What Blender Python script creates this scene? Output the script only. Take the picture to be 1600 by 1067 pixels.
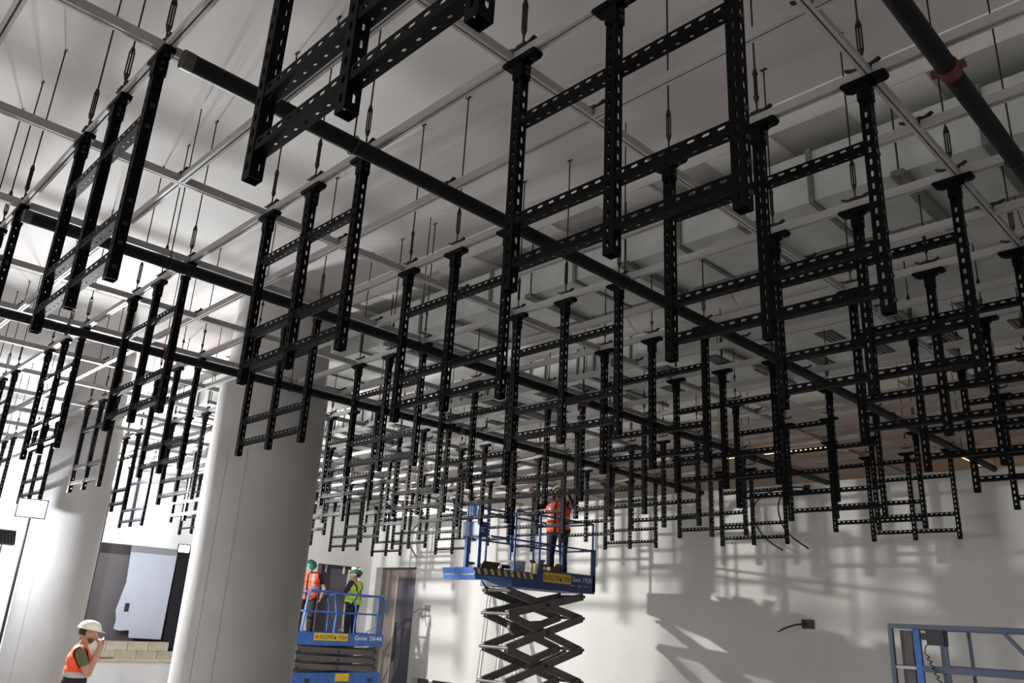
import bpy, bmesh, math, random
import numpy as np
from mathutils import Vector, Matrix
random.seed(7)
S = bpy.context.scene
for o in list(bpy.data.objects):
    bpy.data.objects.remove(o)

# ------------------------------------------------------------------ camera, world, exposure
F_PX = 1262.48
cam_d = bpy.data.cameras.new('camera')
cam_d.sensor_width = 36.0
cam_d.lens = F_PX / 1600.0 * 36.0
cam_d.clip_end = 200
cam = bpy.data.objects.new('camera', cam_d)
S.collection.objects.link(cam)
CR = Vector((0.70142813, 0.71084884, 0.05188945))
CU = Vector((0.19922682, -0.26544534, 0.94331726))
CF = Vector((-0.68432979, 0.65133148, 0.32781098))
CP = Vector((4.77679, -0.98025, 2.0))
cam.matrix_world = Matrix(((CR.x, CU.x, -CF.x, CP.x), (CR.y, CU.y, -CF.y, CP.y), (CR.z, CU.z, -CF.z, CP.z), (0, 0, 0, 1)))
S.camera = cam

world = bpy.data.worlds.new('world'); S.world = world
world.use_nodes = True
world.node_tree.nodes['Background'].inputs[0].default_value = (1.0, 0.955, 0.905, 1)
world.node_tree.nodes['Background'].inputs[1].default_value = 1.22
S.view_settings.view_transform = 'Standard'
S.view_settings.look = 'None'
S.view_settings.gamma = 1.0
S.view_settings.use_curve_mapping = False
S.view_settings.exposure = 0.0
P_LAMP_A, P_LAMP_B, P_LAMP_C, P_LAMP_D, P_LAMP_E = 430, 380, 930, 40, 130   # lamp powers, watts

# ------------------------------------------------------------------ dimensions (metres)
W = 1.2                # spacing of the main runners (world x)
D = 0.5924             # spacing of the cross runners (world y)
GZ = 4.5116            # underside of the suspended grid
SLAB = 5.83            # underside of the slab
PL = 1.19              # how far the posts reach below the grid
COL = S.collection

# ------------------------------------------------------------------ materials
def mat(name, col, rough=0.6, metal=0.0, var=0.0, scale=8.0, bump=0.0, bscale=40.0, emit=None, estr=0.0, col2=None, spec=0.5):
    m = bpy.data.materials.new(name); m.use_nodes = True
    nt = m.node_tree; b = nt.nodes['Principled BSDF']
    b.inputs['Base Color'].default_value = (*col, 1)
    b.inputs['Roughness'].default_value = rough
    b.inputs['Metallic'].default_value = metal
    b.inputs['Specular IOR Level'].default_value = spec
    if var > 0 or col2 or bump > 0:
        tc = nt.nodes.new('ShaderNodeTexCoord')
    if var > 0 or col2:
        n = nt.nodes.new('ShaderNodeTexNoise'); n.inputs['Scale'].default_value = scale
        n.inputs['Detail'].default_value = 4
        nt.links.new(tc.outputs['Object'], n.inputs['Vector'])
        r = nt.nodes.new('ShaderNodeValToRGB')
        r.color_ramp.elements[0].position = 0.35; r.color_ramp.elements[1].position = 0.7
        c2 = col2 if col2 else tuple(max(0, c * (1 - var)) for c in col)
        r.color_ramp.elements[0].color = (*c2, 1); r.color_ramp.elements[1].color = (*col, 1)
        nt.links.new(n.outputs['Fac'], r.inputs['Fac'])
        nt.links.new(r.outputs['Color'], b.inputs['Base Color'])
    if bump > 0:
        n2 = nt.nodes.new('ShaderNodeTexNoise'); n2.inputs['Scale'].default_value = bscale
        nt.links.new(tc.outputs['Object'], n2.inputs['Vector'])
        bp = nt.nodes.new('ShaderNodeBump'); bp.inputs['Strength'].default_value = bump; bp.inputs['Distance'].default_value = 0.01
        nt.links.new(n2.outputs['Fac'], bp.inputs['Height'])
        nt.links.new(bp.outputs['Normal'], b.inputs['Normal'])
    if emit:
        b.inputs['Emission Color'].default_value = (*emit, 1)
        b.inputs['Emission Strength'].default_value = estr
    return m

M = dict(
    black=mat('black_paint', (0.0026, 0.0024, 0.0034), 0.5, 0, 0.3, 30, 0.05, 200, spec=0.08),
    blacksteel=mat('black_bolt', (0.035, 0.034, 0.038), 0.35, 0.6, spec=0.4),
    grid=mat('grey_grid_profile', (0.34, 0.33, 0.325), 0.5, 0.0, 0.08, 3),
    rod=mat('dark_rod', (0.035, 0.033, 0.034), 0.5, 0.6, 0.3, 40),
    pipe=mat('black_pipe', (0.009, 0.0085, 0.0105), 0.5, 0.0, 0.4, 6, 0.05, 60, spec=0.15),
    pipecap=mat('grey_pipe_end', (0.05, 0.05, 0.052), 0.5, 0.3),
    red=mat('red_coupling', (0.10, 0.022, 0.018), 0.5, 0, 0.3, 20),
    slab=mat('slab_plaster', (0.56, 0.545, 0.53), 0.9, 0, 0.10, 0.9, 0.15, 12),
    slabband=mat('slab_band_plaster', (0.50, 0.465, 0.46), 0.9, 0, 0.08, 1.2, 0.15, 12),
    panel=mat('ceiling_panel_white', (0.78, 0.765, 0.74), 0.85, 0, 0.06, 2.0, 0.08, 25),
    wall=mat('wall_white', (0.66, 0.65, 0.63), 0.9, 0, 0.06, 0.8, 0.08, 20),
    warmwall=mat('warm_wall', (0.55, 0.44, 0.36), 0.9, 0, 0.2, 1.5, 0.1, 10),
    floor=mat('floor_concrete', (0.62, 0.60, 0.57), 0.8, 0, 0.25, 1.0, 0.2, 14),
    concrete=mat('column_concrete', (0.46, 0.445, 0.435), 0.88, 0, 0.14, 1.6, 0.25, 18),
    seam=mat('column_seam', (0.33, 0.32, 0.31), 0.9),
    galv=mat('galvanised_sheet', (0.56, 0.58, 0.57), 0.5, 0.2, 0.18, 3.5, 0.05, 30),
    galvdark=mat('galvanised_channel', (0.22, 0.22, 0.22), 0.5, 0.5, 0.3, 8),
    roundduct=mat('wrapped_round_duct', (0.52, 0.51, 0.49), 0.6, 0.1, 0.15, 4),
    grille=mat('dark_grille', (0.05, 0.05, 0.05), 0.6),
    grilleframe=mat('grille_blade', (0.30, 0.29, 0.28), 0.5, 0.4),
    blue=mat('blue_lift_paint', (0.035, 0.15, 0.52), 0.42, 0, 0.35, 9, 0.05, 60),
    bluedark=mat('worn_dark_blue_paint', (0.05, 0.09, 0.22), 0.5, 0, 0.5, 14, 0.1, 60, col2=(0.10, 0.10, 0.11)),
    navy=mat('navy_lift_paint', (0.02, 0.065, 0.22), 0.45, 0, 0.35, 9, 0.05, 60),
    scissor=mat('grey_scissor_steel', (0.125, 0.115, 0.115), 0.5, 0.2, 0.25, 7, 0.1, 40),
    yellow=mat('yellow_sign', (0.75, 0.48, 0.03), 0.5),
    white=mat('white_plastic', (0.78, 0.78, 0.78), 0.45),
    dark=mat('dark_rubber', (0.02, 0.02, 0.022), 0.6),
    carton=mat('brown_carton', (0.22, 0.14, 0.09), 0.85, 0, 0.2, 12),
    darkpanel=mat('dark_purple_panel', (0.115, 0.105, 0.13), 0.75, 0, 0.15, 2),
    brownpanel=mat('brown_panel', (0.13, 0.115, 0.115), 0.8, 0, 0.15, 2),
    gypsum=mat('grey_plasterboard', (0.46, 0.48, 0.52), 0.85, 0, 0.05, 3),
    tan=mat('brown_reveal', (0.27, 0.23, 0.205), 0.8, 0, 0.15, 3),
    pink=mat('pink_board', (0.55, 0.30, 0.34), 0.85),
    block=mat('beige_block', (0.52, 0.47, 0.36), 0.95, 0, 0.25, 6, 0.3, 20),
    wood=mat('pale_timber', (0.62, 0.50, 0.30), 0.7, 0, 0.2, 6),
    skin=mat('skin', (0.42, 0.235, 0.16), 0.55, 0, 0.12, 10),
    orange=mat('hi_vis_orange', (0.90, 0.10, 0.03), 0.7, 0, 0.1, 10),
    hivis=mat('hi_vis_yellow', (0.60, 0.85, 0.03), 0.7, 0, 0.1, 10),
    band=mat('reflective_band', (0.42, 0.40, 0.42), 0.4, 0.3),
    olive=mat('olive_shirt', (0.12, 0.115, 0.055), 0.85, 0, 0.15, 15),
    blackcloth=mat('black_cloth', (0.016, 0.016, 0.02), 0.9, 0, 0.2, 15),
    navycloth=mat('dark_trousers', (0.03, 0.032, 0.05), 0.9, 0, 0.2, 12),
    purple=mat('purple_shirt', (0.06, 0.03, 0.075), 0.85),
    hairm=mat('dark_hair', (0.018, 0.013, 0.011), 0.7),
    beard=mat('brown_beard', (0.12, 0.065, 0.045), 0.8, 0, 0.3, 60),
    hatwhite=mat('white_helmet', (0.72, 0.70, 0.60), 0.35),
    hatgreen=mat('green_helmet', (0.02, 0.13, 0.075), 0.35),
    eye=mat('eye_white', (0.6, 0.6, 0.6), 0.3),
    flame=mat('lighter_flame', (1, 0.6, 0.2), 0.5, emit=(1.0, 0.55, 0.15), estr=14),
    lamp=mat('lamp_lens', (1, 1, 1), 0.3, emit=(0.86, 0.90, 1.0), estr=40),
    lampwarm=mat('warm_tube', (1, 0.8, 0.6), 0.4, emit=(1.0, 0.62, 0.36), estr=1.6),
    cable=mat('grey_cable', (0.22, 0.22, 0.20), 0.6),
    orangecase=mat('tool_red', (0.4, 0.05, 0.03), 0.5),
)

# ------------------------------------------------------------------ mesh helper
class MB:
    def __init__(s): s.v = []; s.f = []; s.m = []; s.sm = []
    def add(s, vs, fs, mi=0, smooth=False):
        n = len(s.v); s.v += [tuple(v) for v in vs]
        for f in fs:
            s.f.append(tuple(i + n for i in f)); s.m.append(mi); s.sm.append(smooth)
        return s
    def box(s, x0, x1, y0, y1, z0, z1, mi=0):
        return s.add([(x0, y0, z0), (x1, y0, z0), (x1, y1, z0), (x0, y1, z0), (x0, y0, z1), (x1, y0, z1), (x1, y1, z1), (x0, y1, z1)],
                     [(0, 3, 2, 1), (4, 5, 6, 7), (0, 1, 5, 4), (1, 2, 6, 5), (2, 3, 7, 6), (3, 0, 4, 7)], mi)
    def cyl(s, p, q, r, n=8, r2=None, mi=0, caps=True, smooth=True):
        p = Vector(p); q = Vector(q); d = (q - p).normalized(); r2 = r if r2 is None else r2
        a = d.orthogonal().normalized(); b = d.cross(a)
        vs = []
        for c, rr in ((p, r), (q, r2)):
            for k in range(n):
                t = 2 * math.pi * k / n; vs.append(c + a * (rr * math.cos(t)) + b * (rr * math.sin(t)))
        s.add(vs, [(k, (k + 1) % n, n + (k + 1) % n, n + k) for k in range(n)], mi, smooth)
        if caps: s.add(vs, [tuple(range(n))[::-1], tuple(range(n, 2 * n))], mi, False)
        return s
    def tube(s, pts, r, n=6, mi=0):
        pts = [Vector(p) for p in pts]; rings = []
        up = None
        for i, p in enumerate(pts):
            d = (pts[min(i + 1, len(pts) - 1)] - pts[max(i - 1, 0)]).normalized()
            a = d.orthogonal().normalized() if up is None else (up - d * up.dot(d)).normalized()
            up = a; b = d.cross(a)
            rings.append([p + a * (r * math.cos(2 * math.pi * k / n)) + b * (r * math.sin(2 * math.pi * k / n)) for k in range(n)])
        vs = [v for rr in rings for v in rr]; fs = []
        for i in range(len(pts) - 1):
            for k in range(n):
                fs.append((i * n + k, i * n + (k + 1) % n, (i + 1) * n + (k + 1) % n, (i + 1) * n + k))
        s.add(vs, fs, mi, True)
        s.add(vs, [tuple(range(n))[::-1], tuple(range(len(vs) - n, len(vs)))], mi, False)
        return s
    def beam(s, p, q, w, h, side=(0, 0, 1), mi=0):   # rectangular bar p->q, h along 'side', w across
        p = Vector(p); q = Vector(q); d = (q - p).normalized(); sd = Vector(side)
        sd = (sd - d * sd.dot(d)).normalized(); t = d.cross(sd)
        vs = []
        for c in (p, q):
            for a, b in ((-1, -1), (1, -1), (1, 1), (-1, 1)): vs.append(c + t * (a * w / 2) + sd * (b * h / 2))
        return s.add(vs, [(0, 3, 2, 1), (4, 5, 6, 7), (0, 1, 5, 4), (1, 2, 6, 5), (2, 3, 7, 6), (3, 0, 4, 7)], mi)
    def prism(s, prof, p, q, a, b, mi=0, smooth=False):      # closed profile [(s,t)] in axes a,b swept from p to q
        p = Vector(p); q = Vector(q); a = Vector(a); b = Vector(b); n = len(prof)
        vs = [c + a * x + b * y for c in (p, q) for x, y in prof]
        s.add(vs, [(k, (k + 1) % n, n + (k + 1) % n, n + k) for k in range(n)], mi, smooth)
        return s.add(vs, [tuple(range(n))[::-1], tuple(range(n, 2 * n))], mi)
    def lathe(s, prof, n=32, c=(0, 0, 0), mi=0, smooth=True):   # profile [(r,z)]
        vs = []; k2 = len(prof)
        for k in range(n):
            t = 2 * math.pi * k / n
            vs += [(c[0] + r * math.cos(t), c[1] + r * math.sin(t), c[2] + z) for r, z in prof]
        fs = []
        for k in range(n):
            for j in range(k2 - 1):
                a = k * k2 + j; b = ((k + 1) % n) * k2 + j
                fs.append((a, b, b + 1, a + 1))
        return s.add(vs, fs, mi, smooth)
    def sheet(s, o, a, b, n, L, Wd, t, w0, w1, slots, ch=0.0, mi=0):
        """slotted sheet: length along a, width along b, thickness along -n; slots [(s0,s1)] cut between widths w0..w1"""
        o = Vector(o); a = Vector(a); b = Vector(b); n = Vector(n)
        P = lambda x, y, z: o + a * x + b * y - n * (z * t)
        def quad(x0, x1, y0, y1):
            for z, fl in ((0, False), (1, True)):
                vs = [P(x0, y0, z), P(x1, y0, z), P(x1, y1, z), P(x0, y1, z)]
                s.add(vs, [(0, 1, 2, 3) if fl == (a.cross(b).dot(n) < 0) else (3, 2, 1, 0)], mi)
        quad(0, L, 0, w0); quad(0, L, w1, Wd)
        x = 0
        for s0, s1 in slots:
            quad(x, s0, w0, w1); x = s1
            ring = [(s0 + ch, w0), (s1 - ch, w0), (s1, w0 + ch), (s1, w1 - ch), (s1 - ch, w1), (s0 + ch, w1), (s0, w1 - ch), (s0, w0 + ch)]
            m = len(ring)
            vs = [P(u, v, z) for z in (0, 1) for u, v in ring]
            s.add(vs, [(k, (k + 1) % m, m + (k + 1) % m, m + k) for k in range(m)], mi)
            for cx, cy, i1, i2 in ((s0, w0, 0, 7), (s1, w0, 1, 2), (s1, w1, 3, 4), (s0, w1, 5, 6)):
                for z in (0, 1):
                    s.add([P(cx, cy, z), P(*ring[i1], z), P(*ring[i2], z)], [(0, 1, 2)], mi)
        quad(x, L, w0, w1)
        ring = [(0, 0), (L, 0), (L, Wd), (0, Wd)]
        vs = [P(u, v, z) for z in (0, 1) for u, v in ring]
        s.add(vs, [(k, (k + 1) % 4, 4 + (k + 1) % 4, 4 + k) for k in range(4)], mi)
        return s
    def mesh(s, name, mats):
        me = bpy.data.meshes.new(name)
        me.from_pydata(s.v, [], s.f)
        for m in (mats if isinstance(mats, (list, tuple)) else [mats]):
            me.materials.append(M[m] if isinstance(m, str) else m)
        me.polygons.foreach_set('material_index', s.m)
        me.polygons.foreach_set('use_smooth', s.sm)
        me.update()
        return me
    def build(s, name, mats, parent=None, loc=None):
        return link(name, s.mesh(name, mats), parent, loc)

def link(name, me, parent=None, loc=None, rotz=None):
    o = bpy.data.objects.new(name, me); COL.objects.link(o)
    if parent is not None: o.parent = parent
    if loc is not None: o.location = loc
    if rotz is not None: o.rotation_euler = (0, 0, rotz)
    return o
def thing(name, label, cat, loc=(0, 0, 0), group=None, rotz=0):
    o = link(name, None, None, loc, rotz); o['label'] = label; o['category'] = cat
    o.empty_display_size = 0.1
    if group: o['group'] = group
    return o
def tag(o, label, cat, group=None):
    o['label'] = label; o['category'] = cat
    if group: o['group'] = group
    return o
def struct(o, label=None):
    o['kind'] = 'structure'
    if label: o['label'] = label
    return o
def MBbox(*a): return MB().box(*a)
ORD = ['nearest', 'second', 'third', 'fourth', 'fifth', 'sixth', 'seventh', 'eighth', 'ninth', 'farthest']

# ------------------------------------------------------------------ the setting
XL, YF = -14.1, 12.2           # left wall plane, far wall plane
struct(MBbox(-18, 9, -6, 20, -0.2, 0).build('floor', 'floor'))
ceil = struct(MBbox(-18, 9, -6, 2.72, SLAB, SLAB + 0.25).build('ceiling', 'slab'), 'grey plastered concrete slab above the grid')
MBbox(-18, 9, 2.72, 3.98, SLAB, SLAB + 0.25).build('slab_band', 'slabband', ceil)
MBbox(-18, 9, 3.98, 20, SLAB + 0.012, SLAB + 0.25).build('slab_back', 'slab', ceil)
MBbox(-18, 9, 3.98, 4.30, SLAB - 0.02, SLAB + 0.012).build('edge_strip', 'panel', ceil)
pm = MBbox(0.006, 0.594, 0, 2.39, -0.03, 0).mesh('ceiling_panel', 'panel')
for i in range(34):
    for k in range(3):
        link('ceiling_panel', pm, ceil, (-14.1 + i * 0.6, 4.31 + k * 2.4 + (0.9 if i % 2 else 0), SLAB + 0.012))

def wall_with_holes(name, axis, c, t, a0, a1, z1, holes, m):
    """wall in plane axis=c (thickness t away), spanning a0..a1, with rectangular holes (h0,h1,zb,zt) sorted"""
    mb = MB()
    def bx(p0, p1, q0, q1):
        if p1 - p0 < 1e-4 or q1 - q0 < 1e-4: return
        if axis == 'x': mb.box(c - t, c, p0, p1, q0, q1)
        else: mb.box(p0, p1, c, c + t, q0, q1)
    a = a0
    for h0, h1, zb, zt in holes:
        bx(a, h0, 0, z1); bx(h0, h1, 0, zb); bx(h0, h1, zt, z1); a = h1
    bx(a, a1, 0, z1)
    return struct(mb.build(name, m))
wall_with_holes('wall_left', 'x', XL, 0.2, -6, YF + 0.2, SLAB, [(5.05, 7.75, 0.80, 3.17), (10.55, 11.85, 0.0, 3.18)], 'wall')
wall_with_holes('wall_far', 'y', YF, 0.2, XL, 9, 4.50, [(-13.85, -12.12, 0, 3.2), (-11.95, -9.7, 0.0, 0.62)], 'wall')
struct(MBbox(-18, 9, 19.5, 19.7, 0, SLAB).build('wall_back_room', 'warmwall'))
struct(MBbox(9, 9.2, -6, 20, 0, SLAB).build('unseen_wall_right', 'wall'))  # unseen wall, added to shut out world light from the right
# left opening: recess, boards, block course, timber sill
struct(MBbox(-15.4, -15.2, 4.6, 12.3, 0, 3.6).build('wall_recess', 'brownpanel'))
op = thing('wall_opening', 'tall wall opening with dark board and grey plasterboard behind the smoking man', 'opening', (-14.9, 5.0, 0.8))
MBbox(-0.02, 0.02, 0.0, 1.55, 0.3, 2.4).build('dark_board', 'brownpanel', op)
mb = MB()
prof = [(0.98, 0.62), (1.10, 0.58), (1.32, 0.60), (1.34, 0.44), (2.05, 0.42), (2.08, 2.4), (1.02, 2.4), (1.06, 1.6), (0.95, 1.0), (1.0, 0.8)]
mb.prism(prof, (0.25, 0, 0), (0.28, 0, 0), (0, 1, 0), (0, 0, 1)); gy = mb.build('plasterboard_sheet', 'gypsum', op)
MBbox(0.281, 0.286, 1.12, 1.22, 0.98, 1.16).build('socket_cutout', 'dark', gy)
MBbox(0.2, 0.3, 2.1, 2.55, -0.05, 2.4).build('black_panel', 'blacksteel', op)
bl = MBbox(0, 0.2, 0.004, 0.44, 0, 0.185).mesh('block', 'block')
for i in range(5):
    for k in range(2):
        link('block', bl, op, (0.35, 0.12 + i * 0.45 - (0.22 if k else 0), 0.0 + k * 0.19))
MBbox(0.55, 0.86, 0.02, 2.6, 0.001, 0.03).build('timber_sill', 'wood', op)
MBbox(0.6, 0.68, 0.55, 0.95, 0.03, 0.06).build('offcut', 'carton', op)
# second opening
o2 = thing('wall_opening', 'dark purple boarded doorway in left wall behind the two lift workers', 'opening', (-14.3, 10.55, 0))
MBbox(-0.12, -0.08, 0.2, 1.3, 0, 3.1).build('dark_board', 'darkpanel', o2)
MBbox(-0.10, 0.06, 0.0, 0.2, 0, 3.17).build('pink_board', 'pink', o2)
MBbox(-0.10, 0.04, 1.10, 1.3, 0, 3.1).build('edge_board', 'block', o2)
for y in (0.35, 0.9): MBbox(-0.02, 0.0, y, y + 0.05, 2.98, 3.17).build('hanging_clip', 'white', o2)
# far doorway
dr = thing('doorway', 'tall brown door recess with dark inner door in the white far wall', 'doorway', (-13.85, YF + 0.2, 0))
MBbox(-0.3, 2.0, 0.16, 0.26, 0, 3.6).build('recess_wall', 'tan', dr)
MBbox(0.0, 1.7, 0.001, 0.16, 3.2, 3.26).build('recess_head', 'tan', dr)
MBbox(-0.04, 0.0, 0.001, 0.16, 0, 3.2).build('board_edge', 'tan', dr)
MBbox(0.50, 0.585, 0.12, 0.16, 0, 3.02).build('door_casing', 'block', dr)
di = MBbox(0.59, 1.72, 0.10, 0.16, 0, 2.95).build('inner_door', 'darkpanel', dr)
MBbox(0.66, 0.72, 0.08, 0.10, 0.9, 1.85).build('door_pull', 'dark', di)
# low opening back
struct(MBbox(-12.0, -9.6, YF + 0.7, YF + 0.8, 0, 0.8).build('wall_low_recess', 'tan'))
# columns
def column(label, x, y, r, zt, seams):
    t = thing('column', label, 'column', (x, y, 0))
    MB().lathe([(r, 0), (r, zt - 0.02), (r - 0.015, zt), (r - 0.06, zt)], 48).build('column_cladding', 'concrete', t)
    MB().lathe([(r - 0.05, zt - 0.05), (r - 0.05, SLAB)], 48).build('column_shaft', 'concrete', t)
    for a in seams:
        ca, sa = math.cos(a), math.sin(a)
        MB().beam((ca * (r + 0.0005), sa * (r + 0.0005), 0.02), (ca * (r + 0.0005), sa * (r + 0.0005), zt - 0.9), 0.006, 0.004, (ca, sa, 0)).build('formwork_seam', 'seam', t)
    return t
COL1 = (-4.47, 3.73, 0.665); COL2 = (-9.0, 2.99, 0.49)
column('thick round concrete column standing in the middle of the hanging frames', *COL1, 4.66, [-1.15, -0.78])
column('slimmer round concrete column beside the bright floodlight on the left', *COL2, 4.60, [-0.9])

# ------------------------------------------------------------------ ducts and services on the slab
t = thing('air_duct', 'long rectangular galvanised air duct running under the ceiling panels', 'duct', (0, 4.47, 5.2))
xs = [6.0 - 1.22 * k for k in range(16)]
seg = MBbox(0.004, 1.216, 0, 0.86, 0, 0.44).mesh('duct_section', 'galv')
fl = MB(); 
for z0, z1, y0, y1 in ((-0.02, 0.46, -0.025, 0.0), (-0.02, 0.46, 0.86, 0.885)): fl.box(-0.02, 0.02, y0, y1, z0, z1)
fl.box(-0.02, 0.02, 0, 0.86, -0.02, 0.0)
flm = fl.mesh('duct_flange', 'galvdark')
tz = MB().box(-0.045, 0.045, -0.10, 0.98, -0.075, -0.03)
tzm = tz.mesh('trapeze_channel', 'galvdark')
rodm = MB().cyl((0, 0, -0.08), (0, 0, 0.60), 0.007, 6).mesh('duct_rod', 'rod')
for k, x in enumerate(xs):
    link('duct_section', seg, t, (x - 1.22, 0, 0)); link('duct_flange', flm, t, (x, 0, 0))
    if abs(x - 0.55 - COL1[0]) < 0.8: continue
    c = link('trapeze_channel', tzm, t, (x - 0.55, 0, 0))
    link('duct_rod', rodm, c, (0, -0.06, 0)); link('duct_rod', rodm, c, (0, 0.94, 0))
t = thing('round_duct', 'round pale wrapped duct parallel to the rectangular duct', 'duct', (0, 6.02, 5.40))
for k in range(15):
    MB().cyl((6 - 1.3 * k - 0.004, 0, 0), (6 - 1.3 * (k + 1) + 0.004, 0, 0), 0.21, 20).build('duct_section', 'roundduct', t)
    hb = MB().cyl((5.4 - 1.3 * k, -0.2, 0), (5.4 - 1.3 * k, -0.2, 0.42), 0.006, 6); hb.cyl((5.4 - 1.3 * k, 0.2, 0), (5.4 - 1.3 * k, 0.2, 0.42), 0.006, 6)
    hb.build('hanger_rods', 'rod', t)
t = thing('air_duct', 'wide low galvanised plenum duct with dark slot grilles in its underside', 'duct', (0, 6.92, 5.2))
for k in range(16): MBbox(6 - 1.2 * k - 1.195, 6 - 1.2 * k, 0, 1.72, 0, 0.50).build('duct_section', 'galv', t)
rib = MBbox(-0.012, 0.012, -0.016, 0.0, 0.0, 0.5).mesh('duct_rib', 'galvdark')
for k in range(44): link('duct_rib', rib, t, (-13.6 + 0.3 * k, 0, 0))
gm = MBbox(-0.10, 0.10, 0, 0.56, -0.012, -0.001).mesh('slot_grille', 'grille')
gb = MBbox(-0.006, 0.006, 0.01, 0.55, -0.022, -0.012).mesh('grille_blade', 'grilleframe')
for k in range(21):
    for y in (0.30, 1.08):
        g = link('slot_grille', gm, t, (2.55 - 0.72 * k + (0.25 if y > 1 else 0), y, 0))
        for q in (-0.07, -0.025, 0.025, 0.07): link('grille_blade', gb, g, (q, 0, 0))
for k in range(9):
    hb = MB()
    for y in (-0.05, 1.77): hb.cyl((4 - 2.0 * k, y, -0.04), (4 - 2.0 * k, y, 0.60), 0.007, 6)
    hb.box(3.97 - 2 * k, 4.03 - 2 * k, -0.09, 1.81, -0.07, -0.03); hb.build('trapeze_channel', 'galvdark', t)
t = thing('cable_tray', 'narrow pale cable tray hung beyond the plenum duct', 'cable tray', (0, 8.98, 5.3))
tr = MB(); tr.box(-13.5, 6, -0.15, 0.15, 0, 0.012); tr.box(-13.5, 6, -0.15, -0.138, 0, 0.09); tr.box(-13.5, 6, 0.138, 0.15, 0, 0.09)
tr.build('tray_channel', 'galv', t)
for k in range(10): MB().cyl((5 - 2 * k, -0.17, 0), (5 - 2 * k, -0.17, 0.49), 0.006, 6).build('tray_rod', 'rod', t)
# pipes with red couplings
def pipe(label, x, y0, y1, z, r, cups, cap=False):
    t = thing('sprinkler_pipe', label, 'pipe', (x, 0, z))
    MB().cyl((0, y0, 0), (0, y1, 0), r, 14).build('pipe_run', 'pipe', t)
    if cap: MB().cyl((0, y0 - 0.02, 0), (0, y0 + 0.03, 0), r * 1.05, 14).build('end_cap', 'pipecap', t)
    for y in cups:
        mb = MB().cyl((0, y - 0.035, 0), (0, y + 0.035, 0), r * 1.14, 14)
        mb.box(-0.012, 0.012, y - 0.03, y + 0.03, -r * 1.2, r * 1.5); mb.box(-r * 1.65, r * 1.65, y - 0.016, y + 0.016, -0.012, 0.012)
        mb.build('coupling', 'red', t)
    for y in np.arange(max(y0, 0.4) + 0.6, y1, 2.4):
        if any(a < y < b for a, b in ((4.36, 5.46), (6.85, 8.72))): continue
        MB().cyl((0, y, r), (0, y, SLAB - z - 0.03), 0.005, 6).build('pipe_rod', 'rod', t)
        MB().tube([(0.0 + (r + .008) * math.cos(a), y, (r + .008) * math.sin(a)) for a in np.linspace(0, 2 * math.pi, 13)], 0.004, 5).build('pipe_ring', 'rod', t)
pipe('black pipe with red coupling crossing the top right corner', 3.92, -2.0, 11.6, GZ - 0.09, 0.043, [2.42, 8.0])
pipe('long black pipe starting beside the leftmost big frame post', 1.35, 0.06, 11.9, GZ - 0.09, 0.046, [8.35], True)
pipe('black pipe running between the second and third frame rows', -1.105, 0.02, 11.9, GZ - 0.09, 0.046, [5.8, 9.6], True)
pipe('black pipe passing in front of the thick concrete column', -3.475, -1.0, 11.9, GZ - 0.09, 0.046, [1.95, 6.0])

# ------------------------------------------------------------------ suspended grid
gridt = thing('ceiling_grid', 'pale grey slotted profile grid hung on rods below the slab', 'ceiling grid', (0, 0, GZ))
prof = [(-0.021, 0.0), (-0.0045, 0.0), (-0.0045, 0.026), (0.0045, 0.026), (0.0045, 0.0), (0.021, 0.0), (0.021, 0.012), (0.012, 0.016), (0.012, 0.056), (-0.012, 0.056), (-0.012, 0.016), (-0.021, 0.012)]
def spans(a0, a1, cuts):
    out = []; a = a0
    for c0, c1 in sorted(cuts):
        if c0 > a: out.append((a, min(c0, a1)))
        a = max(a, c1)
    if a < a1: out.append((a, a1))
    return out
def colcut(fixed, idx):
    cuts = []
    for cx, cy, r in (COL1, COL2):
        c = (cx, cy); d = abs(fixed - c[idx])
        if d < r + 0.02:
            h = math.sqrt(max(r * r - d * d, 0)); cuts.append((c[1 - idx] - h, c[1 - idx] + h))
    return cuts
VS = list(range(-11, 6)); US = list(range(-3, 20))
for i in VS:
    for a, b in spans(-2.5, YF - 0.02, colcut(i * W, 0)):
        MB().prism(prof, (i * W, a, 0), (i * W, b, 0), (1, 0, 0), (0, 0, 1)).build('main_runner', 'grid', gridt)
for j in US:
    for a, b in spans(XL + 0.02, 6.5, colcut(j * D, 1)):
        mb = MB()
        for c, d in spans(a, b, [(i * W - 0.0212, i * W + 0.0212) for i in VS if a < i * W < b]): mb.prism(prof, (c, j * D, 0), (d, j * D, 0), (0, 1, 0), (0, 0, 1))
        mb.build('cross_runner', 'grid', gridt)
nb = MB(); nb.box(-0.03, 0.03, -0.02, 0.02, 0.056, 0.075)
for sx in (-1, 1):
    nb.prism([(0, 0.058), (sx * 0.045, 0.062), (sx * 0.085, 0.082), (sx * 0.08, 0.089), (sx * 0.04, 0.074), (0, 0.074)], (0, -0.012, 0), (0, 0.012, 0), (1, 0, 0), (0, 0, 1))
nodem = nb.mesh('node_bracket', 'rod')
for i in range(-6, 5):
    for j in range(1, 14, 2):
        if (i * W - COL1[0]) ** 2 + (j * D - COL1[1]) ** 2 > 0.8: link('node_bracket', nodem, gridt, (i * W, j * D, 0))

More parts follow.
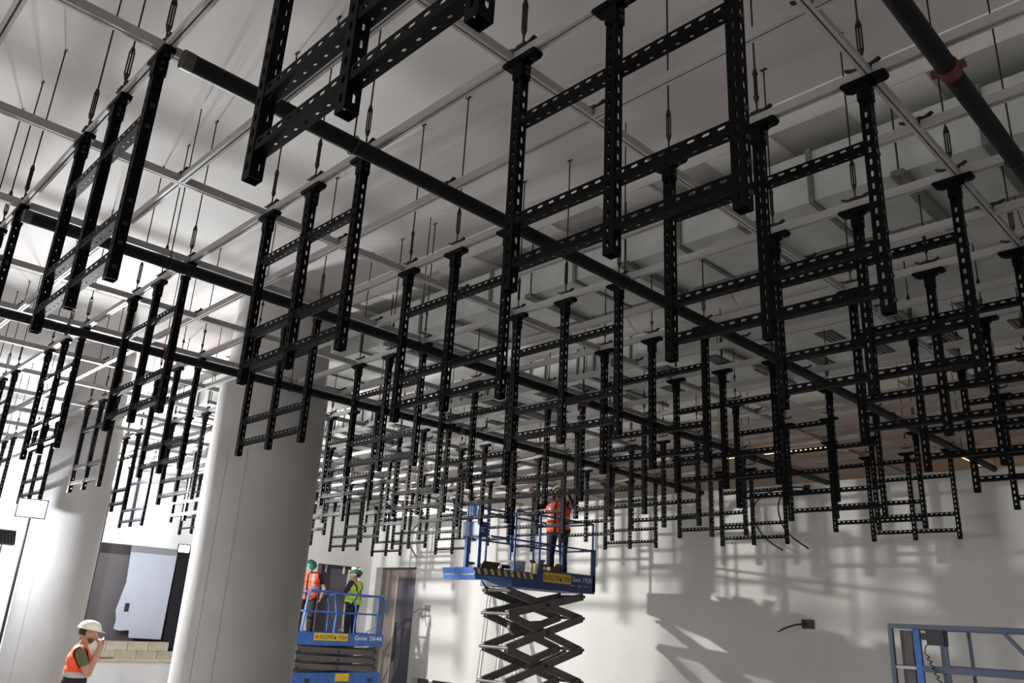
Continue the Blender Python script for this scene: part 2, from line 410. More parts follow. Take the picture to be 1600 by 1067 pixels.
# ------------------------------------------------------------------ hanging frames
PX = [0.0672, 0.6204, 1.1736]          # post positions along a frame
HB = 0.025                             # half a post
PITCH, SL = 0.0625, 0.030
BARS = [-0.36, -0.865, -1.075]
plen = PL - 0.03
sl = [(0.115 + k * PITCH - SL / 2, 0.115 + k * PITCH + SL / 2) for k in range(17)]
pb = MB()
T = 0.003
pb.sheet((-HB, -HB, -0.03), (0, 0, -1), (1, 0, 0), (0, -1, 0), plen, 2 * HB, T, 0.018, 0.032, sl, 0.004)
pb.sheet((HB, -HB + T, -0.03), (0, 0, -1), (0, 1, 0), (1, 0, 0), plen, 2 * HB - T, T, 0.017, 0.030, sl, 0.004)
pb.sheet((-HB, -HB + T, -0.03), (0, 0, -1), (0, 1, 0), (-1, 0, 0), plen, 2 * HB - T, T, 0.017, 0.030, sl, 0.004)
pb.box(-HB + T, HB - T, HB - T, HB, -PL, -PL + 0.05); pb.box(-HB + T, HB - T, HB - T, HB, -0.16, -0.03)
postm = pb.mesh('post', 'black')
blen = PX[1] - PX[0] - 2 * HB
bsl = [(0.033 + k * PITCH - 0.015, 0.033 + k * PITCH + 0.015) for k in range(8)]
bsl2 = [(0.033 + k * PITCH - 0.009, 0.033 + k * PITCH + 0.009) for k in range(8)]
bb = MB()
bb.sheet((0, -0.022, -0.024), (1, 0, 0), (0, 0, 1), (0, -1, 0), blen, 0.048, T, 0.024, 0.037, bsl, 0.004)
bb.sheet((0, -0.022 + T, -0.024), (1, 0, 0), (0, 1, 0), (0, 0, -1), blen, 0.046, T, 0.020, 0.029, bsl2, 0.003)
barm = bb.mesh('crossbar', 'black')
tb = MB()
tb.prism([(-0.105, -0.004), (-0.105, -0.018), (-0.092, -0.03), (0.092, -0.03), (0.105, -0.018), (0.105, -0.004), (0.098, 0.0), (-0.098, 0.0)], (0, -0.03, 0), (0, 0.03, 0), (1, 0, 0), (0, 0, 1))
tb.prism([(-0.075, -0.03), (-0.075, -0.042), (0.05, -0.042), (0.05, -0.03)], (0, -0.024, 0), (0, 0.024, 0), (1, 0, 0), (0, 0, 1))
for a in ((-0.03, -0.0265, -0.03, 0.03), (0.0265, 0.03, -0.03, 0.03), (-0.0265, 0.0265, -0.03, -0.0265), (-0.0265, 0.0265, 0.0265, 0.03)):
    tb.box(a[0], a[1], a[2], a[3], -0.125, -0.04)
headm = tb.mesh('head_bracket', 'black')
hb_ = MB()
for z in (-0.062, -0.10): hb_.cyl((0.03, 0, z), (0.040, 0, z), 0.0105, 6, smooth=False)
hb_.cyl((0.065, 0, -0.03), (0.065, 0, -0.037), 0.010, 6, smooth=False)
hboltm = hb_.mesh('bolts', 'blacksteel')
eb = MB()
for z in BARS:
    for dz in (0.058, -0.058): eb.cyl((HB, 0, max(z + dz, -1.165)), (HB + 0.010, 0, max(z + dz, -1.165)), 0.0115, 6, smooth=False)
eboltm = eb.mesh('bolts', 'blacksteel')

rods_, rode = 0.075, SLAB - GZ
rb = MB().cyl((0, 0, 0.05), (0, 0, rode), 0.0055, 6)
rodm2 = rb.mesh('rod', 'rod')
rodshort = MB().cyl((0, 0, 0.05), (0, 0, 5.18 - GZ), 0.0055, 6).mesh('rod', 'rod')
DUCTS = [(4.36, 5.46), (5.80, 6.24), (6.85, 8.72)]
indu = lambda y: any(a < y < b for a, b in DUCTS)
tk = MB()
for sx in (-1, 1): tk.cyl((sx * 0.012, 0, 0.165), (sx * 0.012, 0, 0.315), 0.0045, 6)
tk.cyl((0, 0, 0.140), (0, 0, 0.170), 0.009, 8, 0.016); tk.cyl((0, 0, 0.310), (0, 0, 0.345), 0.016, 8, 0.009)
turnm = tk.mesh('turnbuckle', 'rod')
platem = MB().box(-0.025, 0.025, -0.008, 0.008, rode - 0.006, rode).mesh('ceiling_plate', 'rod')
RN = {2: 'the row nearest the camera', 0: 'the second row', -2: 'the third row', -4: 'the fourth row', -6: 'the fifth row', -8: 'the sixth row', -10: 'the last row by left wall'}
PN = ['left', 'middle', 'right']
for i in (2, 0, -2, -4, -6, -8, -10):
    for jj in range(10):
        j = 2 * jj
        if (i, j) == (-4, 6): continue              # the thick column stands there
        near = {0: 'nearest frame', 9: 'last frame'}.get(jj, ORD[jj] + ' frame back')
        fr = thing('hanging_frame', 'black slotted steel hanging frame, %s in %s' % (near, RN[i]), 'frame', (i * W, j * D, GZ), 'slotted frames hanging from the ceiling grid')
        for k, x in enumerate(PX):
            p = link('post', postm, fr, (x, 0, 0))
            h = link('head_bracket', headm, fr, (x, 0, 0)); link('bolts', hboltm, h)['kind'] = 'stuff'
            if k == 2: link('bolts', eboltm, p)['kind'] = 'stuff'
            if k < 2:
                for z in BARS: link('crossbar', barm, fr, (x + HB, 0, z))
            hx = i * W + x
            if (hx - COL1[0]) ** 2 + (j * D - COL1[1]) ** 2 < 0.6: continue
            short = {0: 'nearest', 9: 'last'}.get(jj, ORD[jj])
            hg = thing('rod_hanger', 'rod with turnbuckle above %s post of %s frame in %s' % (PN[k], short, RN[i]), 'rod hanger', (hx, j * D, GZ), 'turnbuckle rods carrying the grid')
            link('rod', rodshort if indu(j * D) else rodm2, hg); tbk = link('turnbuckle', turnm, hg); tbk.rotation_euler = (0, 0, random.uniform(0, 3.1))
            link('bracket', nodem, hg)
            if not indu(j * D): link('ceiling_plate', platem, hg)

# ------------------------------------------------------------------ lamps
def area(name, parent, loc, target, size, watt, col, spread=math.pi):
    ld = bpy.data.lights.new(name, 'AREA'); ld.shape = 'RECTANGLE'; ld.size = size[0]; ld.size_y = size[1]; ld.energy = watt; ld.color = col; ld.spread = spread
    o = bpy.data.objects.new(name, ld); COL.objects.link(o); o.parent = parent; o.location = loc
    d = Vector(target) - Vector(loc); o.rotation_euler = d.to_track_quat('-Z', 'Y').to_euler()
    return o
def flood(label, loc, target, watt, size=0.34, stand=True, lens='lamp', col=(0.86, 0.91, 1.0), spread=math.pi):
    t = thing('floodlight', label, 'floodlight', (loc[0], loc[1], 0))
    d = (Vector(target) - Vector(loc)).normalized(); q = d.to_track_quat('-Z', 'Y')
    c = Vector((0, 0, loc[2]))
    h = MB().box(-size / 2 - 0.02, size / 2 + 0.02, -size / 3 - 0.02, size / 3 + 0.02, 0, 0.06)
    for k in range(7): h.box(-size / 2 + k * size / 6 - 0.004, -size / 2 + k * size / 6 + 0.004, -size / 3, size / 3, 0.06, 0.10)
    hh = h.build('lamp_housing', 'dark', t, c); hh.rotation_euler = q.to_euler()
    le = MB().box(-size / 2, size / 2, -size / 3, size / 3, -0.006, -0.0005).build('lamp_lens', lens, t, c); le.rotation_euler = q.to_euler()
    area('lamp_light', t, c + d * 0.02, c + d, (size, size * 0.66), watt, col, spread)
    if stand:
        MB().cyl((0, 0, 0.55), (0, 0, loc[2] - size / 3), 0.018, 10).build('pole', 'dark', t)
        for k in range(3):
            a = k * 2.094
            MB().cyl((0, 0, 0.95), (0.5 * math.cos(a), 0.5 * math.sin(a), 0.0), 0.012, 8).build('leg', 'dark', t)
    return t
flood('glaring tripod floodlight in front of the slimmer column', (-8.30, 2.27, 3.17), (1.5, 0.6, 2.6), P_LAMP_A, col=(0.95, 0.97, 1.0), spread=2.3)
flood('floodlight behind the slimmer column washing the left wall', (-11.1, 3.80, 3.85), (-12.6, 4.6, 5.8), P_LAMP_B)
flood('tall tripod floodlight shining past the slimmer column towards the far wall', (-11.0, 4.16, 4.02), (-4.0, 12.2, 3.0), P_LAMP_C, 0.16, col=(1.0, 0.98, 0.94))
flood('added small lamp head brightening the slimmer column', (-8.15, 1.50, 2.86), (-9.25, 2.6, 2.5), 55, 0.13, col=(0.86, 0.91, 1.0))  # extra lamp with no known source, added to brighten the column's left side
flood('low floodlight at the left picture edge facing the left wall', (-11.0, 2.62, 2.89), (-13.9, 2.2, 2.0), P_LAMP_E, 0.30, col=(0.84, 0.89, 1.0))
flood('small floodlight fixed at the corner of the left wall opening', (-13.95, 6.93, 3.19), (-9, 6.0, 2.2), P_LAMP_D, 0.22, False)
def tube_light(label, p, q, watt):
    t = thing('tube_light', label, 'light', (0, 0, 0))
    p = Vector(p); q = Vector(q)
    MB().cyl(p, q, 0.03, 10).build('tube', 'lampwarm', t)
    MB().beam(p + Vector((0, 0, 0.06)), q + Vector((0, 0, 0.06)), 0.07, 0.05).build('tube_housing', 'white', t)
    for c in (p, q): MB().cyl(c + Vector((0, 0, 0.08)), (c.x, c.y, SLAB), 0.006, 6).build('tube_rod', 'rod', t)
    m = (p + q) / 2 - Vector((0, 0, 0.06))
    area('tube_glow', t, m, m - Vector((0, 0, 1)), ((q - p).length, 0.08), watt, (1.0, 0.66, 0.42))
tube_light('warm tube light across the back room beyond the far wall', (-4.6, 14.6, 5.6), (-2.3, 14.6, 5.6), 22)
tube_light('slanting warm tube light above the far wall on the right', (-0.45, 16.0, 5.6), (-0.40, 17.6, 5.6), 22)
tube_light('farthest warm tube light above the far wall on the right', (-0.30, 18.2, 5.6), (-0.25, 19.2, 5.6), 14)

# ------------------------------------------------------------------ lettering
def text(name, body, parent, size, loc, rot, m, ext=0.002, width=None):
    c = bpy.data.curves.new(name, 'FONT'); c.body = body; c.size = size; c.extrude = ext; c.align_x = 'LEFT'; c.resolution_u = 2
    o = bpy.data.objects.new(name, c); COL.objects.link(o)
    dg = bpy.context.evaluated_depsgraph_get(); me = bpy.data.meshes.new_from_object(o.evaluated_get(dg))
    bpy.data.objects.remove(o); me.materials.clear(); me.materials.append(M[m])
    if width:
        xs_ = [v.co.x for v in me.vertices]; k = width / max(max(xs_) - min(xs_), 1e-4)
        for v in me.vertices: v.co.x = (v.co.x - min(xs_)) * k
    o = link(name, me, parent, loc); o.rotation_euler = rot
    return o
SIDE = (math.pi / 2, 0, math.pi / 2)      # reads along +y, faces +x

# ------------------------------------------------------------------ scissor lifts (local: near side x=0, length +y)
def rail(mb, pts, r): return mb.tube(pts, r, 8)
def sign_board(parent, y0, z0, w, h, phone, name_he, x=0.006):
    b = MBbox(x - 0.004, x, y0, y0 + w, z0, z0 + h).build('phone_sign', 'yellow', parent)
    text('sign_lettering', phone, b, h * 0.78, (x + 0.001, y0 + 0.02 * w, z0 + 0.22 * h), SIDE, 'dark', 0.001, w * 0.54)
    text('sign_lettering', name_he, b, h * 0.85, (x + 0.001, y0 + 0.70 * w, z0 + 0.22 * h), SIDE, 'dark', 0.001, w * 0.27)
    MB().prism([(0.05, 0), (0.38, 0), (0.43, 0.16), (0.33, 0.3), (0.2, 0.58), (0.1, 0.3), (0.0, 0.16)], (x, y0 + 0.59 * w, z0 + 0.2 * h), (x + 0.002, y0 + 0.59 * w, z0 + 0.2 * h), (0, h * 0.9, 0), (0, 0, h)).build('sign_mark', 'dark', b)
def scissors(t, wid, ya, yb, zs, m='scissor', th=0.05, hh=0.12):
    """levels between consecutive heights zs; arms cross between ya and yb on both sides"""
    for a, b in zip(zs[:-1], zs[1:]):
        for x in (-0.12, -wid + 0.12):
            MB().beam((x, ya, a), (x, yb, b), th, hh, (0, 0, 1)).build('scissor_arm', m, t)
            MB().beam((x - 0.055, yb, a), (x - 0.055, ya, b), th, hh, (0, 0, 1)).build('scissor_arm', m, t)
        mid = (ya + yb) / 2
        MB().cyl((-0.06, mid, (a + b) / 2), (-wid + 0.0, mid, (a + b) / 2), 0.03, 10).build('pivot_pin', 'dark', t)
        for y in (ya, yb): MB().cyl((-0.07, y, b), (-wid + 0.02, y, b), 0.028, 10).build('cross_tube', 'scissor', t)
def chassis(t, wid, y0, y1, z0, z1, m):
    c = MBbox(-wid, 0, y0, y1, z0, z1).build('chassis', m, t)
    for y in (y0 + 0.3, y1 - 0.3):
        for x in (0.01, -wid - 0.01):
            MB().cyl((x - 0.05, y, 0.19), (x + 0.05, y, 0.19), 0.19, 20).build('wheel', 'dark', c)
    return c

# --- raised lift near the far wall
l1 = thing('scissor_lift', 'raised navy scissor lift carrying a worker up to the frames by the far wall', 'scissor lift', (-5.15, 8.77, 0))
w1, L1 = 0.78, 2.13
MBbox(-w1, -0.01, 0.0, L1, 2.56, 2.69).build('platform_deck', 'navy', l1)
tb1 = MBbox(-0.012, 0.0, 0.62, L1, 2.60, 2.88).build('toe_board', 'navy', l1)
MBbox(-w1, -w1 + 0.012, 0.0, L1, 2.69, 2.88).build('toe_board', 'navy', l1)
MBbox(-w1 + 0.012, -0.012, L1 - 0.012, L1, 2.69, 2.88).build('toe_board', 'navy', l1)
sign_board(tb1, 0.74, 2.685, 0.72, 0.16, '03-9222758', '\u05e8\u05d9\u05de\u05d0')
text('lift_lettering', 'Genie', tb1, 0.12, (0.002, 1.50, 2.74), SIDE, 'white', 0.001, 0.22)
text('lift_lettering', '1930', tb1, 0.12, (0.002, 1.79, 2.74), SIDE, 'white', 0.001, 0.24)
for k in range(3): MBbox(0.0, 0.002, 1.46 + k * 0.18, 1.56 + k * 0.18, 2.665, 2.675).build('dash_mark', 'white', tb1)
ex = MBbox(-w1 + 0.03, 0.012, -0.85, 0.60, 2.68, 2.70).build('extension_deck', 'navy', l1)
MBbox(0.0, 0.014, -0.85, 0.60, 2.69, 2.80).build('extension_toe_board', 'navy', ex)
for k in range(9):
    y = -0.78 + k * 0.15
    MB().prism([(0, 0.0), (0.06, 0.0), (0.02, 0.09), (-0.04, 0.09)], (0.014, y, 2.705), (0.016, y, 2.705), (0, 1, 0), (0, 0, 1)).build('hazard_stripe', 'yellow', ex)
MB().prism([(0.0, 0.10), (0.35, 0.10), (0.30, -0.08), (0.05, -0.08)], (0.0, -0.87, 2.70), (-w1, -0.87, 2.70), (0, 1, 0), (0, 0, 1)).build('extension_nose', 'blue', ex)
for x in (-0.03, -w1 + 0.03):
    MB().tube([(x, 0.04, 3.80), (x, L1 - 0.04, 3.80)], 0.019).build('top_rail', 'navy', l1)
    MB().tube([(x, -0.5, 3.32), (x, L1 - 0.04, 3.32)], 0.017).build('mid_rail', 'navy', l1)
    for y in (0.06, 0.66, 1.25, L1 - 0.05): MB().tube([(x, y, 2.69), (x, y, 3.80)], 0.019).build('rail_post', 'blue', l1)
    MB().tube([(x, -0.82, 3.74), (x, 0.5, 3.76)], 0.017).build('extension_rail', 'navy', l1)
for z in (3.32, 3.80): MB().tube([(-0.03, L1 - 0.05, z), (-w1 + 0.03, L1 - 0.05, z)], 0.018).build('end_rail', 'navy', l1)
MBbox(-0.05, 0.0, L1 - 0.08, L1 + 0.005, 2.60, 3.34).build('gate_plate', 'navy', l1)
for x in (-0.02, -0.30): MBbox(x - 0.04, x + 0.02, -0.80, -0.73, 2.70, 3.80).build('control_post', 'blue', l1)
cb = MBbox(-0.36, 0.03, -0.83, -0.66, 3.28, 3.52).build('control_box', 'navy', l1)
MBbox(-0.30, -0.02, -0.80, -0.70, 3.62, 3.80).build('control_lever_guard', 'blue', cb)
text('control_mark', 'SC', cb, 0.12, (0.032, -0.80, 3.35), SIDE, 'white', 0.001, 0.1)
scissors(l1, w1, 0.06, 1.92, [0.55, 1.07, 1.60, 2.13, 2.50])
for z in (1.07, 1.60, 2.13):
    MB().cyl((-0.15, 0.6, z - 0.32), (-0.35, 1.75, z - 0.04), 0.035, 10).build('hydraulic_ram', 'scissor', l1) if z == 1.60 else None
MB().prism([(0, 0), (0.75, 0.05), (0.75, -0.12), (0.1, -0.2), (0, -0.1)], (-0.36, 0.35, 2.0), (-0.42, 0.35, 2.0), (0, 1, 0), (0, 0, 1)).build('arm_guard', 'scissor', l1)
chassis(l1, w1, -0.1, 2.0, 0.18, 0.55, 'navy')
MB().tube([(-0.3, -0.4, 2.62), (-0.3, -0.25, 2.45), (-0.3, 0.0, 2.36), (-0.3, 0.3, 2.35), (-0.3, 0.6, 2.40)], 0.012).build('hose', 'dark', l1)

# --- lowered lift by the left wall
l2 = thing('scissor_lift', 'lowered bright blue scissor lift with two workers beside the left wall', 'scissor lift', (-11.3, 8.55, 0))
w2, L2 = 1.17, 2.22
MBbox(-w2, -0.01, 0.02, L2, 1.32, 1.40).build('platform_deck', 'blue', l2)
tb2 = MBbox(-0.012, 0.0, 0.0, L2, 1.33, 1.58).build('toe_board', 'blue', l2)
MBbox(-w2, -w2 + 0.012, 0.0, L2, 1.40, 1.58).build('toe_board', 'blue', l2)
for y in (0.0, L2 - 0.012): MBbox(-w2 + 0.012, -0.012, y, y + 0.012, 1.40, 1.58).build('toe_board', 'blue', l2)
sign_board(tb2, 0.40, 1.42, 0.86, 0.15, '03-9222758', '\u05e8\u05d9\u05de\u05d0')
text('lift_lettering', 'Genie', tb2, 0.13, (0.002, 1.44, 1.445), SIDE, 'white', 0.001, 0.34)
text('lift_lettering', '2646', tb2, 0.13, (0.002, 1.84, 1.445), SIDE, 'white', 0.001, 0.35)
for x in (-0.03, -w2 + 0.03):
    MB().tube([(x, 0.10, 1.58), (x, 0.16, 2.35), (x, 0.24, 2.43), (x, 0.75, 2.43), (x, 0.83, 2.36), (x, 0.92, 1.98), (x, 0.90, 1.58)], 0.024).build('gate_loop', 'blue', l2)
    MB().tube([(x, 0.75, 2.40), (x, 2.08, 2.40), (x, 2.17, 2.33), (x, 2.19, 2.25), (x, 2.17, 1.58)], 0.022).build('top_rail', 'blue', l2)
    MB().tube([(x, 0.1, 2.00), (x, 2.18, 2.00)], 0.019).build('mid_rail', 'blue', l2)
    MB().tube([(x, 1.42, 1.58), (x, 1.42, 2.12), (x, 1.36, 2.3)], 0.019).build('rail_post', 'blue', l2)
    MB().tube([(x, 2.02, 1.58), (x, 2.02, 2.40)], 0.03).build('rail_post', 'blue', l2)
    MB().beam((x, 1.75, 1.60), (x, 2.05, 1.80), 0.015, 0.03).build('brace', 'band', l2)
for z in (2.0, 2.40):
    for y in (0.12, 2.17): MB().tube([(-0.03, y, z), (-w2 + 0.03, y, z)], 0.02).build('end_rail', 'blue', l2)
for z in (0.86, 1.03, 1.20):
    for x in (-0.08, -w2 + 0.08):
        MB().beam((x, 0.05, z + 0.05), (x, L2 - 0.08, z - 0.03), 0.06, 0.11, (0, 0, 1)).build('scissor_arm', 'scissor', l2)
        MB().beam((x - 0.07 if x > -0.5 else x + 0.07, 0.05, z - 0.05), (x - 0.07 if x > -0.5 else x + 0.07, L2 - 0.08, z + 0.05), 0.06, 0.11, (0, 0, 1)).build('scissor_arm', 'scissor', l2)
    for y in (0.12, L2 / 2, L2 - 0.15): MB().cyl((-0.03, y, z), (-w2 + 0.03, y, z), 0.028, 10).build('pivot_pin', 'dark', l2)
c2 = chassis(l2, w2, -0.05, L2, 0.2, 0.77, 'blue')
MBbox(0.0, 0.003, 1.05, 1.40, 0.60, 0.76).build('warning_label', 'yellow', c2)
for y in (0.3, 1.9): MBbox(0.0, 0.003, y, y + 0.12, 0.58, 0.66).build('chassis_slot', 'dark', c2)

# --- worn lift at lower right
l3 = thing('scissor_lift', 'worn dark blue lift guard rail with black control box at lower right', 'scissor lift', (1.0, 8.5, 0), None, -math.pi / 2)
w3, L3 = 0.8, 2.3
MBbox(-w3, 0, 0, L3, 1.0, 1.12).build('platform_deck', 'bluedark', l3)
MBbox(-0.012, 0.0, 0, L3, 1.12, 1.27).build('toe_board', 'bluedark', l3)
for x in (-0.02, -w3 + 0.02):
    MB().beam((x, 0.0, 2.18), (x, L3, 2.18), 0.05, 0.05).build('top_rail', 'bluedark', l3)
    MB().beam((x, 0.28, 1.765), (x, L3, 1.765), 0.045, 0.065).build('mid_rail', 'bluedark', l3)
    MB().beam((x, 0.02, 1.765), (x, 0.28, 1.765), 0.03, 0.03).build('short_rail', 'band', l3)
    MB().beam((x, 0.02, 1.12), (x, 0.02, 2.16), 0.045, 0.045, (0, 1, 0)).build('rail_post', 'bluedark', l3)
    MB().beam((x, 0.29, 1.12), (x, 0.29, 2.16), 0.05, 0.065, (0, 1, 0)).build('rail_post', 'blue' if x > -0.5 else 'bluedark', l3)
    MB().beam((x, 0.58, 1.12), (x, 0.56, 2.16), 0.03, 0.03, (0, 1, 0)).build('rail_post', 'bluedark', l3)
    MB().beam((x, 1.12, 2.16), (x, 1.42, 1.80), 0.035, 0.035, (0, 0, 1)).build('diagonal_brace', 'bluedark', l3)
    MB().beam((x, 1.45, 1.12), (x, 1.45, 2.16), 0.045, 0.045, (0, 1, 0)).build('rail_post', 'bluedark', l3)
for z in (1.765, 2.18): MB().beam((-0.02, 0.02, z), (-w3 + 0.02, 0.02, z), 0.04, 0.04).build('end_rail', 'bluedark', l3)
MBbox(-0.14, -0.06, 0.10, 0.22, 1.3, 2.14).build('mast_channel', 'scissor', l3)
MBbox(-0.20, -0.10, 0.12, 0.25, 1.3, 1.95).build('black_cover', 'dark', l3)
bx3 = MBbox(-0.10, 0.03, 0.40, 0.57, 2.00, 2.15).build('control_box', 'dark', l3)
MBbox(-0.08, 0.0, 0.34, 0.40, 2.05, 2.12).build('control_plug', 'dark', bx3)
MB().cyl((-0.03, 0.39, 2.12), (-0.03, 0.37, 2.17), 0.012, 8).build('joystick', 'dark', bx3)
pts = [(0.02, 0.42, 2.02), (0.03, 0.38, 1.98), (0.03, 0.37, 1.92)] + [(0.03 + 0.018 * math.cos(k * 1.2), 0.39 + 0.0035 * k + 0.018 * math.sin(k * 1.2), 1.90 - 0.009 * k) for k in range(48)]
MB().tube(pts, 0.006, 5).build('coiled_cable', 'dark', l3)
scissors(l3, w3, 0.06, 2.1, [0.55, 0.75, 0.95]); chassis(l3, w3, 0, 2.2, 0.18, 0.52, 'bluedark')

# ------------------------------------------------------------------ people
def capsule_mesh(mb, p, r1, q, r2, n=12):
    p = Vector(p); q = Vector(q); d = q - p; L = d.length
    d = d.normalized() if L > 1e-6 else Vector((0, 0, 1)); a = d.orthogonal().normalized(); b = d.cross(a)
    rings = []
    for k in range(1, 5):
        t = -math.pi / 2 + k * math.pi / 8 * 1.0
        rings.append((p + d * (r1 * math.sin(t)), r1 * math.cos(t)))
    for k in range(0, 4):
        t = k * math.pi / 8
        rings.append((q + d * (r2 * math.sin(t)), r2 * math.cos(t)))
    vs = [p - d * r1]
    for c, r in rings: vs += [c + a * (r * math.cos(2 * math.pi * k / n)) + b * (r * math.sin(2 * math.pi * k / n)) for k in range(n)]
    vs.append(q + d * r2); m = len(rings); fs = []
    for k in range(n): fs.append((0, 1 + (k + 1) % n, 1 + k))
    for i in range(m - 1):
        for k in range(n): fs.append((1 + i * n + k, 1 + i * n + (k + 1) % n, 1 + (i + 1) * n + (k + 1) % n, 1 + (i + 1) * n + k))
    for k in range(n): fs.append((1 + (m - 1) * n + k, 1 + (m - 1) * n + (k + 1) % n, len(vs) - 1))
    mb.add(vs, fs)

def person(label, loc, rotz, H, arms, legs, lean=0.0, head=(0.0, 0.0), mats=None, vest=None, hat='hatwhite', beard=True, sleeves='short', straps=False, bulk=1.0, darkwaist=False):
    """local: +y forward, +x the person's right; arms/legs give joints for (right, left); head=(pitch, yaw)"""
    k = H / 1.75
    root = thing('person', label, 'person', loc, None, rotz); root.scale = (bulk, bulk, 1)
    caps = []                                   # tag, p, r, q, r2
    Rl = Matrix.Rotation(-lean, 3, 'X'); piv = Vector((0, 0, 0.95))
    up = lambda v: Rl @ (Vector(v) - piv) + piv
    neck = Vector((0, 0, 1.50))
    Rh = Matrix.Rotation(-head[0], 3, 'X'); Ry = Matrix.Rotation(head[1], 3, 'Z')
    hd = lambda v: up(Ry @ Rh @ (Vector(v) - neck) + neck)
    def c(tag, p, r, q, r2, f=lambda v: Vector(v)): caps.append((tag, f(p), r, f(q), r2))
    c('torso', (-0.085, 0.0, 1.32), 0.118, (0.085, 0.0, 1.32), 0.118, up)
    c('torso', (-0.13, -0.01, 1.41), 0.072, (0.13, -0.01, 1.41), 0.072, up)
    c('torso', (-0.065, 0.0, 1.18), 0.118, (0.065, 0.0, 1.18), 0.118, up)
    c('torso', (-0.055, 0.005, 1.06), 0.118, (0.055, 0.005, 1.06), 0.118, up)
    c('pelvis', (-0.07, -0.01, 0.94), 0.118, (0.07, -0.01, 0.94), 0.118)
    c('neck', (0, -0.01, 1.44), 0.055, (0, 0.01, 1.54), 0.052, up)
    c('head', (0, -0.015, 1.645), 0.088, (0, 0.02, 1.64), 0.084, hd)
    c('head', (0, 0.035, 1.575), 0.058, (0, 0.055, 1.56), 0.045, hd)
    c('head', (-0.025, 0.06, 1.66), 0.04, (0.025, 0.06, 1.66), 0.04, hd)
    c('head', (0, 0.10, 1.645), 0.012, (0, 0.118, 1.612), 0.016, hd)
    for s in (-1, 1): c('head', (s * 0.088, -0.005, 1.65), 0.016, (s * 0.09, -0.01, 1.61), 0.012, hd)
    c('head', (-0.02, 0.098, 1.575), 0.011, (0.02, 0.098, 1.575), 0.011, hd)
    for s, A in zip((1, -1), arms):
        sh = up((s * 0.185, -0.01, 1.40)); el, wr, hdir, pn, curl = Vector(A[0]), Vector(A[1]), Vector(A[2]).normalized(), Vector(A[3]).normalized(), A[4]
        caps.append(('uparm', sh, 0.060, sh.lerp(el, 0.55), 0.052)); caps.append(('elbow', sh.lerp(el, 0.5), 0.050, el, 0.042))
        caps.append(('forearm', el, 0.042, el.lerp(wr, 0.4), 0.041)); caps.append(('forearm', el.lerp(wr, 0.4), 0.041, wr, 0.028))
        pn = (pn - hdir * pn.dot(hdir)).normalized(); sd = hdir.cross(pn)
        for o_ in (-0.022, 0.0, 0.022): caps.append(('hand', wr + hdir * 0.01 + sd * o_ * 0.7, 0.017, wr + hdir * 0.085 + sd * o_ * 1.2, 0.014))
        for o_, ln in ((-0.033, 0.068), (-0.011, 0.080), (0.011, 0.075), (0.033, 0.058)):
            b0 = wr + hdir * 0.088 + sd * o_; d1 = (hdir * math.cos(curl) + pn * math.sin(curl)); d2 = (hdir * math.cos(2.1 * curl) + pn * math.sin(2.1 * curl))
            b1 = b0 + d1 * ln * 0.52; b2 = b1 + d2 * ln * 0.48
            caps.append(('hand', b0, 0.0105, b1, 0.0095)); caps.append(('hand', b1, 0.0095, b2, 0.0085))
        th = wr + hdir * 0.03 - sd * 0.026; t1 = th + (hdir * 0.6 - sd * 0.65 + pn * 0.35).normalized() * 0.042; t2 = t1 + (hdir * 0.85 + pn * 0.5 - sd * 0.1).normalized() * 0.032
        caps.append(('hand', th, 0.014, t1, 0.011)); caps.append(('hand', t1, 0.011, t2, 0.0095))
    for s, Lg in zip((1, -1), legs):
        hp = Vector((s * 0.095, -0.005, 0.92)); kn, an, fd = Vector(Lg[0]), Vector(Lg[1]), Vector(Lg[2]).normalized()
        caps.append(('leg', hp, 0.098, hp.lerp(kn, 0.6), 0.078)); caps.append(('leg', hp.lerp(kn, 0.6), 0.078, kn, 0.066))
        caps.append(('leg', kn, 0.066, kn.lerp(an, 0.35), 0.066)); caps.append(('leg', kn.lerp(an, 0.35), 0.066, an, 0.054))
        hl = Vector((an.x, an.y, an.z - 0.045)) - fd * 0.03
        caps.append(('foot', hl, 0.043, hl + fd * 0.13, 0.043)); caps.append(('foot', hl + fd * 0.13 - Vector((0, 0, 0.004)), 0.040, hl + fd * 0.20 - Vector((0, 0, 0.010)), 0.033))
        caps.append(('foot', an, 0.052, hl, 0.045))
    mb = MB()
    for tg, p, r, q, r2 in caps: capsule_mesh(mb, p, r, q, r2)
    me = mb.mesh('person_raw', 'skin'); tmp = link('person_raw', me)
    rm = tmp.modifiers.new('r', 'REMESH'); rm.mode = 'VOXEL'; rm.voxel_size = 0.011
    sm = tmp.modifiers.new('s', 'SMOOTH'); sm.factor = 0.5; sm.iterations = 3
    dg = bpy.context.evaluated_depsgraph_get(); bm_ = bpy.data.meshes.new_from_object(tmp.evaluated_get(dg))
    bpy.data.objects.remove(tmp)
    n = len(bm_.polygons); cen = np.empty(n * 3); bm_.polygons.foreach_get('center', cen); cen = cen.reshape(-1, 3)
    best = np.full(n, 1e9); lab = np.zeros(n, int)
    for i_, (tg, p, r, q, r2) in enumerate(caps):
        p_ = np.array(p); d_ = np.array(q) - p_; L2_ = max(d_ @ d_, 1e-9)
        t_ = np.clip((cen - p_) @ d_ / L2_, 0, 1); dist = np.linalg.norm(cen - p_ - t_[:, None] * d_, axis=1) - (r + (r2 - r) * t_)
        u_ = dist < best; best[u_] = dist[u_]; lab[u_] = i_
    tags = np.array([cc[0] for cc in caps])[lab]
    # coordinates with the lean and the head turn taken out, for clean borders
    un = (cen - np.array(piv)) @ np.array(Rl) + np.array(piv)
    hun = (un - np.array(neck)) @ np.array(Ry @ Rh) + np.array(neck)
    names = ['skin', mats[0], mats[1], 'blackcloth', 'hairm', 'beard']
